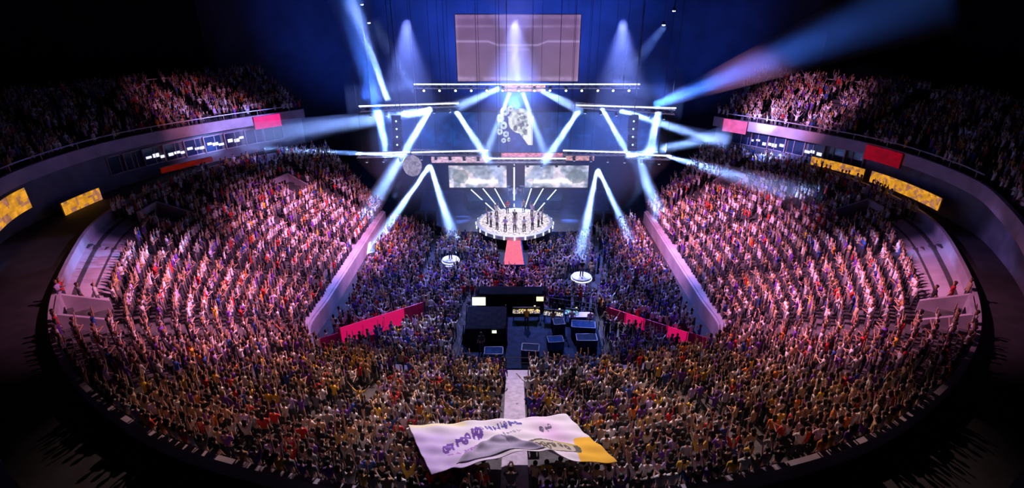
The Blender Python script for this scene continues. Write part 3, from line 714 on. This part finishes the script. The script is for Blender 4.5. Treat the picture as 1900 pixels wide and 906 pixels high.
def console(x, y, w, rz, lab, lit):
    o = empty('mixing_console', (x, y, .55), rz, label=lab, cat='mixing console')
    MB().box((0, 0, .74), (w, .8, .1)).box((0, .36, .86), (w, .08, .24)).build('console_body', M['dark'], o, bevel=.02)
    nx, ny = int(w*14), 10; X, Y = np.meshgrid(np.linspace(-w/2+.05, w/2-.05, nx+1), np.linspace(-.36, .3, ny+1))
    q = rng.random((ny, nx, 1)); col = np.where(q > .62, np.array(lit)*(.5+rng.random((ny, nx, 1))), np.array([.03, .03, .035]))
    grid_mesh('control_surface', np.stack([X, Y, np.full_like(X, .80)], -1), M['scr'], o, col)
    for s in (-1, 1): MB().box((s*(w/2-.1), 0, .35), (.06, .6, .7)).build('leg', M['dark'], o)
    g = MB().path([(w*.3, .35, .95), (w*.3, .3, 1.25), (w*.3, .05, 1.32)], .012).build('desk_lamp', M['dark'], o); MB().box((w*.3, .02, 1.30), (.14, .08, .03)).build('lamp_bulb', M['amber'], g)
    return o
console(1.0, 37.6, 2.4, 0, 'lit mixing console with yellow lights at the centre of the platform', (1.5, 1.05, .3))
console(3.3, 37.2, 1.7, -.15, 'second mixing console with cream lights beside the yellow one', (1.1, .95, .6))
console(4.9, 37.4, 1.2, -.2, 'small lighting desk with pale blue keys at the right of the consoles', (.3, .8, 1.2))
for x, y, lab, g, w in ((-3.1, 38.2, 'bright pale green monitor at the left back corner of the mixing platform', 'laptop', 1.15), (-1.6, 33.6, 'small green monitor glowing in front of the covered booth', 'laptop', .35), (2.2, 38.6, 'amber monitor behind the mixing consoles', 'amber', .6)):
    o = empty('monitor', (x, y, .55), label=lab, cat='monitor')
    MB().box((0, .0, 1.45), (w+.1, .07, w*.62+.1), 0, -.3).build('monitor_case', M['dark'], o); MB().box((0, -.045, 1.44), (w, .02, w*.62), 0, -.3).build('display', M[g], o)
    MB().tube((0, .05, 0), (0, .05, 1.4), .04).box((0, .05, .02), (.5, .4, .04)).build('stand', M['dark'], o)
for k, (x, y, z, d, lab) in enumerate([(5.6, 35.2, .55, (1.9, 1.0, 1.0), 'big navy flight case on the right side of the mixing platform'), (5.7, 33.8, .55, (1.6, .9, .7), 'lower navy flight case nearest the right front corner of the platform'),
        (3.2, 33.4, .55, (1.2, .8, .8), 'navy flight case in the middle front of the mixing platform'), (1.2, 32.2, .55, (1.3, .9, .9), 'flight case by the front rail, in line with the centre stair'), (-1.6, 32.0, .55, (1.4, .9, .75), 'flight case before the front rail left of the centre stair'), (3.6, 35.3, .55, (.9, .9, 1.2), 'tall equipment rack behind the consoles')]):
    o = empty('flight_case', (x, y, z), .1*((k % 3)-1), label=lab, cat='flight case'); MB().box((0, 0, d[2]/2+.06), d).build('case_body', M['deepnavy' if k % 2 else 'navy'], o, bevel=.02)
    e = MB()
    for s in (-1, 1):
        for t in (-1, 1): e.box((s*d[0]/2, t*d[1]/2, d[2]/2+.06), (.05, .05, d[2]))
        e.box((s*d[0]/2, 0, d[2]+.06), (.05, d[1], .05)); e.box((0, s*d[1]/2, d[2]+.06), (d[0], .05, .05))
    e.build('metal_edging', M['dark'], o)
    for s in (-1, 1):
        for t in (-1, 1): MB().tube((s*d[0]*.4-.03, t*d[1]*.4, .04), (s*d[0]*.4+.03, t*d[1]*.4, .04), .04, n=10).build('caster', M['dark'], o)
o = empty('side_table', (5.6, 37.1, .55), label='long table with a blue cloth at the right end of the consoles', cat='table')
MB().box((0, 0, .75), (2.0, .8, .05)).build('table_top', M['pale'], o); MB().box((0, -.41, .4), (2.0, .02, .72)).build('blue_skirt', M['navy'], o)
for k, (x, y, z, rz, p, s, lab) in enumerate([(1.0, 36.6, .55, 0, 'hands clapping in front', 'yellow', 'sound engineer in yellow shirt standing at the yellow lit console'), (3.2, 36.3, .55, .1, 'hands clapping in front', 'tan', 'engineer in tan shirt working at the cream lit console'), (4.8, 36.4, .55, -.1, 'arms hanging down', 'white', 'engineer in white shirt beside the small lighting desk'),
        (-2.6, 33.0, .55, .3, 'arms hanging down', 'black', 'crew member in black before the covered booth'), (6.3, 36.2, .55, .2, 'arms hanging down', 'lilac', 'person in lilac beside the big navy flight case')]):
    person((x, y, z), rz, p, SHIRTS[s], k % 2, lab)

# ------------------------------------------------------------------ advertising boards and fences on the floor
def board(a, c, z0, h, m, lab, name='advertising_board', cat='advertising board', grp=None):
    a, c = Vector((a[0], a[1], 0)), Vector((c[0], c[1], 0)); mid = (a+c)/2; d = c-a; L = d.length; rz = math.atan2(d.y, d.x)
    o = empty(name, (mid.x, mid.y, z0), rz, label=lab, cat=cat, group=grp)
    MB().box((0, 0, h/2+.05), (L-.04, .06, h)).build('panel', M[m], o)
    MB().box((-L/2+.1, .2, .03), (.08, .6, .06)).box((L/2-.1, .2, .03), (.08, .6, .06)).tube((-L/2+.1, .05, .05), (-L/2+.1, .05, h+.05), .03).tube((L/2-.1, .05, .05), (L/2-.1, .05, h+.05), .03).build('support', M['dark'], o)
    return o
PL = ['nearest the side barrier', 'second from the side barrier', 'third from the side barrier', 'fourth from the side barrier', 'fifth from the side barrier', 'sixth from the side barrier']
for s, nm in ((-1, 'left'), (1, 'right')):
    P0, P1 = Vector((s*15.6, 33.6)), Vector((s*8.0, 38.6)); n = 5
    for k in range(n):
        a, c = P0.lerp(P1, k/n), P0.lerp(P1, (k+1)/n)
        board((a.x, a.y), (c.x, c.y), 0, (1.6 if s < 0 else 1.15) if k else 1.2, 'magled' if k in ((1, 2, 3) if s < 0 else (1, 3)) else 'magenta' , f'magenta advertising board on the {nm} of the floor, {PL[k]}', grp=None)
    P0, P1 = Vector((s*7.6, 38.8)), Vector((s*4.7 if s < 0 else 7.9, 39.1 if s < 0 else 38.9)); n = 2 if s < 0 else 0
    for k in range(n):
        a, c = P0.lerp(P1, k/n), P0.lerp(P1, (k+1)/n)
        o = empty('crowd_fence', ((a.x+c.x)/2, (a.y+c.y)/2, 0), math.atan2((c-a).y, (c-a).x), label=f"pale crowd fence {'inner' if k else 'outer'}, left of the mixing platform", cat='fence'); L = (c-a).length
        f = MB(); f.tube((-L/2, 0, 1.1), (L/2, 0, 1.1), .03).tube((-L/2, 0, .2), (L/2, 0, .2), .03)
        for j in range(9): f.tube((-L/2+L*j/8, 0, .05), (-L/2+L*j/8, 0, 1.1), .018)
        f.build('fence_frame', M['rail'], o)
        for t in (-1, 1): MB().box((t*L*.35, 0, .03), (.06, .6, .05)).build('foot', M['rail'], o)

# ------------------------------------------------------------------ LED ribbons, banners and suites of the balcony ring
def ring_board(Cv, u0, u1, z0, z1, off, fn, lab, name='led_ribbon', cat='LED board', m='led', n=60, rows=8):
    u = np.linspace(u0, u1, n+1); p = cs(Cv, u); o_ = p-Cc; o_[:, 2] = 0; o_ /= np.linalg.norm(o_, axis=1)[:, None]; p = p+o_*off
    zs = np.linspace(z0, z1, rows+1); P = np.stack([np.concatenate([p[:, :2], np.full((n+1, 1), z)], 1) for z in zs]); c = P[0, n//2].copy(); c[2] = z0
    U, V = np.meshgrid((np.arange(n)+.5)/n, (np.arange(rows)+.5)/rows)
    o = empty(name, c, label=lab, cat=cat)
    grid_mesh('led_face', P-c, M[m], o, np.clip(fn(U, V), 0, 3))
    q = P[[0, -1]]+np.concatenate([o_, np.zeros((n+1, 0))], 1)[None]*.14; s_ = grid_mesh('case', q-c+np.array([0, 0, 0]), M['dark'], o, thick=.1)
    return o
def uproj(Cv, px, side, z=12):       # curve parameter whose point is seen nearest to that column
    u = np.linspace(0, .5, 400) if side < 0 else np.linspace(.5, 1, 400); p = cs(Cv, u)
    x = np.array([proj((a[0], a[1], z))[0] for a in p]); ok = np.array([a[1] > 18 for a in p]); return float(u[np.argmin(np.abs(x-px)+1e4*~ok)])
amber = lambda U, V: np.where((smooth_noise(U.shape, 3, 31)[..., None] > .62), np.array([.55, .22, .12]), np.array([1., .42, .03]))*(.45+.5*smooth_noise(U.shape, 2, 32)[..., None])
ring_board(Bi, uproj(Bi, 1512, 1, 10), uproj(Bi, 1616, 1, 10), 8.5, 9.45, -.5, amber, 'yellow LED ribbon under the right balcony, upper of the two')
ring_board(Bi, uproj(Bi, 1628, 1, 10), uproj(Bi, 1762, 1, 10), 8.3, 9.5, -.5, amber, 'longer yellow LED ribbon under the right balcony, lower of the two', n=90)
ring_board(Bi, uproj(Bi, 92, -1, 10), uproj(Bi, 166, -1, 10), 7.0, 8.6, -.5, amber, 'short orange LED ribbon under the left balcony', n=40)
ring_board(Bi, uproj(Bi, -60, -1, 10), uproj(Bi, 44, -1, 10), 9.4, 11.2, -.5, amber, 'big yellow LED ribbon at the far left edge under the balcony', n=50)
flat = lambda c, s=.25, sd=1: (lambda U, V: np.array(c)*(1-s/2+s*smooth_noise(U.shape, 3, sd)[..., None]))
ring_board(Bi, uproj(Bi, 466, -1), uproj(Bi, 516, -1), 10.9, 12.5, -.5, flat((.9, .02, .25)), 'magenta LED panel on the left balcony front', n=20)
ring_board(Bi, uproj(Bi, 1346, 1), uproj(Bi, 1392, 1), 10.5, 12.1, -.5, flat((.85, .12, .42), .5), 'pink LED panel at the stage end of the right balcony', n=20)
ring_board(Bi, uproj(Bi, 1614, 1), uproj(Bi, 1684, 1), 10.5, 12.0, -.5, flat((.2, .0, .006), .6), 'dark red LED panel on the right balcony front', n=24)
ring_board(Bi, uproj(Bi, 270, -1), uproj(Bi, 372, -1), 8.2, 8.8, -1.1, flat((.09, .003, .0), .8), 'thin dark red LED strip under the left suites', n=40, rows=3)
def suite(side, px, k, nm, lit):
    u = uproj(Bi, px, side, 10.5); p = cs(Bi, np.array([u]))[0]; o_ = p-Cc; o_[2] = 0; o_ /= np.linalg.norm(o_); p = p+o_*.9; rz = math.atan2(o_[1], o_[0])-PI/2
    o = empty('suite_window', (p[0], p[1], 8.9), rz, label=f"{'lit' if lit else 'dim'} suite window under the {nm} balcony, {['first','second','third','fourth','fifth','sixth','seventh','eighth','ninth','tenth','eleventh'][k]} from the stage", cat='window')
    f = MB(); w, h = 2.6, 1.9
    for c_, d_ in (((0, 0, 0), (w, .15, .1)), ((0, 0, h), (w, .15, .1)), ((-w/2, 0, h/2), (.1, .15, h)), ((w/2, 0, h/2), (.1, .15, h)), ((0, 0, h/2), (.07, .12, h))): f.box(c_, d_)
    f.build('window_frame', M['pale'], o); MB().box((0, .05, h/2), (w-.1, .03, h-.1)).build('pane', M['glass'], o)
    if lit:
        for q in range(3): MB().box((-.8+.75*q+.2*rng.random(), -.02, .55+.5*rng.random()), (.4+.3*rng.random(), .05, .22+.2*rng.random())).build('interior_lamp', M['suite'], o)
for k, px in enumerate((512, 478, 442, 406, 370, 332, 296, 262, 232)): suite(-1, px, k, 'left', k in (2, 3, 4, 5, 6))
for k, px in enumerate((1372, 1402, 1434, 1468, 1502, 1538, 1574)): suite(1, px, k, 'right', k in (1, 2, 4))

# entrances cut into the stands: pale side walls round a dark doorway
for k, (pu, pv) in enumerate(PORT):
    p = rowpt(np.array(pu), pv-.07); q = rowpt(np.array(pu), pv+.09); d = Vector(q-p); rz = math.atan2(d.y, d.x)-PI/2; z = p[2]
    o = empty('stand_entrance', (p[0], p[1], z-.2), rz, label='pale walled entrance in the '+['left stand near the stage', 'left stand halfway round', 'near left corner of the stand', 'near right corner of the stand', 'right stand halfway round', 'right stand near the stage'][k], cat='entrance')
    L = math.hypot(d.x, d.y); hgt = q[2]-p[2]+1.1
    for s in (-1, 1):
        b = MB(); b.add([(s*1.45-.12, 0, 0), (s*1.45+.12, 0, 0), (s*1.45+.12, L, 0), (s*1.45-.12, L, 0), (s*1.45-.12, 0, 1.3), (s*1.45+.12, 0, 1.3), (s*1.45+.12, L, hgt+.4), (s*1.45-.12, L, hgt+.4)],
              [(3, 2, 1, 0), (4, 5, 6, 7), (0, 1, 5, 4), (1, 2, 6, 5), (2, 3, 7, 6), (3, 0, 4, 7)]); b.build('side_wall', M['pale'], o)
    MB().box((0, L, hgt/2+.2), (2.9, .2, hgt+.4)).build('back_wall', M['pale'], o)
    MB().box((0, L-.12, .95), (1.5, .06, 1.9)).build('doorway', M['black'], o); MB().box((0, L/2, .12), (2.7, L, .2)).build('landing', M['aisle'], o)

# ------------------------------------------------------------------ big cloth held over the near stand
NX, NY = 220, 90
U, V = np.meshgrid(np.linspace(0, 1, NX+1), np.linspace(0, 1, NY+1))   # V=0 is the edge nearest the camera
k = [np.array(v) for v in K4]
P = (k[3][None, None]*((1-U)*(1-V))[..., None]+k[2]*(U*(1-V))[..., None]+k[1]*(U*V)[..., None]+k[0]*((1-U)*V)[..., None])
sag = np.clip(1-V*2.0, 0, 1)*np.exp(-((U-.42)/.16)**2); P[..., 1] += 1.15*np.clip(1-V*1.5, 0, 1)*np.exp(-((U-.46)/.26)**2)
ridge = lambda x0, y0, x1, y1, w: np.exp(-(np.abs((x1-x0)*(V-y0)-(y1-y0)*(U-x0))/math.hypot(x1-x0, y1-y0)/w)**1.5)
P[..., 2] += .16*ridge(.50, .66, .14, .05, .03)*(V < .68)*(U < .5)+.16*ridge(.50, .66, .62, .1, .03)*(V < .68)*(U > .5)-.30*sag-.2*np.sin(U*PI)*np.sin(V*PI)+.05*np.sin(U*31+V*9)+.04*np.sin(V*27+U*13)
u = (U[:-1, :-1]+U[1:, 1:])/2; v = (V[:-1, :-1]+V[1:, 1:])/2
col = np.zeros((NY, NX, 3))+np.array([.78, .74, .76])
lil = np.clip((.5-u)*2.4, 0, 1)*np.clip((.92-v)*6, 0, 1)*(.6+.4*smooth_noise(u.shape, 9, 41)); col = col*(1-lil[..., None])+np.array([.50, .36, .72])*lil[..., None]
rp_ = np.exp(-((u-.82)/.09)**2-((v-.62)/.35)**2)*.7; col = col*(1-rp_[..., None])+np.array([.72, .42, .72])*rp_[..., None]
yl = (u+.22*(.3-v) > .86) & (v < .48+.0*u) & (u > .8+.15*v); col[yl] = np.array([.9, .5, .01])*(1)
top = (v > .93) & (u < .35); col[top] = (.85, .78, .5)
el = ((u-.75)/.135)**2+((v-.36+.5*(u-.75))/.17)**2; r1 = (el < 1); col[r1] = (.10, .09, .05); r2 = el < .62; col[r2] = (.55, .5, .38); gl = r1 & (u > .78) & (v > .34) & ~(el < .45); col[gl] = (.45, .38, .06)
def glyphs(u0, v0, du, dv, n, w, h, c, slant=0, seed=0):        # unreadable strokes of the printed lettering
    r = np.random.default_rng(seed)
    for i in range(n):
        cx, cy = u0+du*i, v0+dv*i
        for _ in range(2):
            t = r.integers(0, 3); ox, oy = (r.random()-.5)*w*.6, (r.random()-.5)*h*.5; X, Y = u-cx-ox-slant*(v-cy), v-cy-oy
            m = (np.abs(X) < w*.18) & (np.abs(Y) < h*.5) if t == 0 else (np.abs(X) < w*.5) & (np.abs(Y) < h*.16) if t == 1 else np.abs(np.hypot(X/w, Y/h)-.36) < .13
            col[m] = c
glyphs(.36, .84, .03, .004, 3, .022, .09, (.3, .25, .45), seed=1); glyphs(.46, .85, .024, .006, 10, .02, .09, (.10, .08, .36), seed=2); glyphs(.54, .74, .022, .003, 6, .016, .05, (.3, .28, .4), seed=3)
glyphs(.66, .38, .03, -.012, 6, .024, .10, (.12, .1, .07), seed=9); glyphs(.78, .74, .024, .005, 3, .02, .09, (.12, .10, .18), seed=4); glyphs(.15, .46, .042, .055, 7, .04, .17, (.14, .05, .34), .1, seed=5); glyphs(.15, .30, .04, .02, 6, .03, .06, (.42, .2, .55), seed=6)
gz = (v < .66) & (v > .08) & (u > .5-(.66-v)*.62) & (u < .5+(.66-v)*.24)
o = grid_mesh('giant_banner', P, M['print'], None, col, smooth=True, thick=.02)
fl = o.copy(); fl.data = o.data.copy(); fl.name = 'grey_triangle'; C.objects.link(fl); fl.parent = o; fl.location = (0, 0, .05); fl.data.materials.clear(); fl.data.materials.append(mat('grey_cloth', (.34, .31, .42), .8, 0, .15, 2))  # grey copy of a triangle of cloth faces, raised slightly
bm = bmesh.new(); bm.from_mesh(fl.data); bm.faces.ensure_lookup_table(); gk = gz.ravel(); bmesh.ops.delete(bm, geom=[f for f in bm.faces if not gk[f.index]], context='FACES'); bm.to_mesh(fl.data); bm.free()
fl['label'] = 'grey triangle on the banner cloth'
tag(o, 'giant white, lilac and yellow printed banner cloth held over the near crowd', 'banner')

# man on the steps with his back to the hall
pz = on_tier(948, 893, 0); pz = Vector((az(948, 890, 7.8).x, az(948, 890, 7.8).y, 0)); 
person((pz.x, 15.0, 6.25), 0, 'hands held up to the face', SHIRTS['black'], 0, 'dark figure standing on the pale steps below the white banner', sc=1.12)

# ------------------------------------------------------------------ beams: haze lit by the stage lamps
HZ = {}
def haze(dens):
    if dens not in HZ:
        m = bpy.data.materials.new('stage_haze'); m.use_nodes = True; nt = m.node_tree; nt.nodes.remove(nt.nodes['Principled BSDF'])
        v_ = nt.nodes.new('ShaderNodeVolumeScatter'); v_.inputs['Density'].default_value = dens; v_.inputs['Color'].default_value = (.9, .95, 1, 1); v_.inputs['Anisotropy'].default_value = .0
        nt.links.new(v_.outputs[0], nt.nodes['Material Output'].inputs['Volume']); HZ[dens] = m
    return HZ[dens]
BC = (.22, .38, 1)
def beam(a, b_, r0, spread, power, lab, color=BC, dens=.10, lampname='beam_light'):
    a, b_ = Vector(a), Vector(b_); d = (b_-a).normalized()
    lamp(lampname, 'AREA', a, b_, power, color, shape='DISK', size=r0*2, spread=math.radians(spread))
    L = (b_-a).length; r1 = r0+L*math.tan(math.radians(spread/2))*1.02
    mb = MB().tube(a+d*.02, b_, r0*1.05, r1, 20); o = mb.build('haze', haze(dens)); tag(o, lab, 'haze', None, 'stuff')
BEAMS = [  # (from px, py, depth) (to px, py, depth) lens radius, spread, power, what
 ((720, 186, 62), (640, -30, 58), .22, 6, 1700, 'bright beam rising steeply left of the rig'),
 ((716, 272, 60), (640, -40, 56), .22, 10, 1900, 'blue beam rising from the left end of the lower truss'),
 ((770, 172, 66), (690, 40, 66), .2, 8, 120, 'faint beam rising behind the left truss'),
 ((800, 205, 62), (440, 262, 62), .28, 6, 3600, 'beam thrown level to the left balcony'),
 ((742, 288, 60), (450, 276, 62), .12, 1.5, 900, 'thin level beam from the lower truss to the left stand'),
 ((800, 200, 62), (655, 440, 56), .20, 6, 3800, 'beam falling from the left truss on the left stand'),
 ((846, 206, 62.4), (908, 300, 61), .2, 6, 2600, 'slanting beam left of centre in the rig'),
 ((926, 164, 68), (850, 198, 62), .22, 9, 1500, 'beam from the upper truss down to the left truss'),
 ((946, 172, 67), (896, 300, 62), .16, 7, 1100, 'beam falling left of the emblem'),
 ((970, 172, 67), (1016, 300, 62), .16, 7, 1100, 'beam falling right of the emblem'),
 ((1072, 208, 62.4), (1008, 304, 61), .2, 6, 2600, 'slanting beam right of centre in the rig'),
 ((1004, 168, 68), (1080, 206, 62), .22, 8, 1500, 'beam from the upper truss down to the right truss'),
 ((1116, 200, 63), (1168, 290, 60), .16, 5, 1700, 'slanting beam inside the right truss bay'),
 ((1222, 207, 62), (1200, 300, 60), .25, 9, 2200, 'broad beam falling at the right end of the rig'),
 ((700, 205, 62), (718, 285, 60), .25, 8, 1700, 'broad beam falling at the left end of the rig'),
 ((1214, 196, 62), (1760, -20, 50), .3, 11, 2000, 'broad blue beam rising to the right'),
 ((1150, 205, 63), (1350, 268, 62), .2, 5, 1500, 'beam crossing to the right balcony from above'),
 ((1165, 290, 60), (1350, 250, 62), .2, 6, 1500, 'beam crossing to the right balcony from below'),
 ((1236, 289, 60), (1520, 372, 52), .14, 9, 1300, 'beam falling from the lower truss to the right stand'),
 ((797, 308, 61), (600, 590, 47), .16, 4.5, 3000, 'long beam falling along the left side barrier'),
 ((799, 308, 61), (850, 470, 52), .16, 7, 2400, 'beam falling on the left white platform'),
 ((1108, 315, 61), (1072, 495, 47), .16, 5, 2300, 'beam falling on the right white platform'),
 ((1110, 315, 61), (1172, 450, 52), .16, 5, 1500, 'beam falling on the crowd right of the stage'),
 ((1186, 292, 60), (1230, 420, 58), .22, 11, 900, 'faint beam at the right edge of the stage'),
 ((1232, 50, 80), (1140, 160, 72), .3, 9, 120, 'faint beam from the roof lamp right of the mauve screen'),
]
for a, b_, r0, sp_, pw, lab in BEAMS:
    beam(at(a[0], a[1], a[2]-1.1), at(*b_), r0*1.5, sp_*1.3, pw*.23, lab, *([(.05, .18, 1)] if 'blue' in lab else []))

b = MB(); b.lathe((0, 68, 0.05), [(6, 0), (16, 2), (21, 9), (21, 18), (14, 27), (5, 31)], 24)
tag(b.build('haze', haze(.010)), 'thin blue haze hanging round the stage and the rig', 'haze', None, 'stuff')

lamp('work_light', 'SPOT', (9.5, 42, 14), (7.6, 37, 1), 9000, (1, .9, 1), spot_size=math.radians(22), spot_blend=.8, shadow_soft_size=.3)
lamp('work_light', 'SPOT', (-7, 43, 14), (-7.5, 34.5, 1), 9000, (.85, .85, 1), spot_size=math.radians(26), spot_blend=.8, shadow_soft_size=.3)
lamp('work_light', 'SPOT', (1.8, 36, 9), (1.8, 37.4, 1), 500, (1, .8, .3), spot_size=math.radians(30), spot_blend=.8, shadow_soft_size=.2)
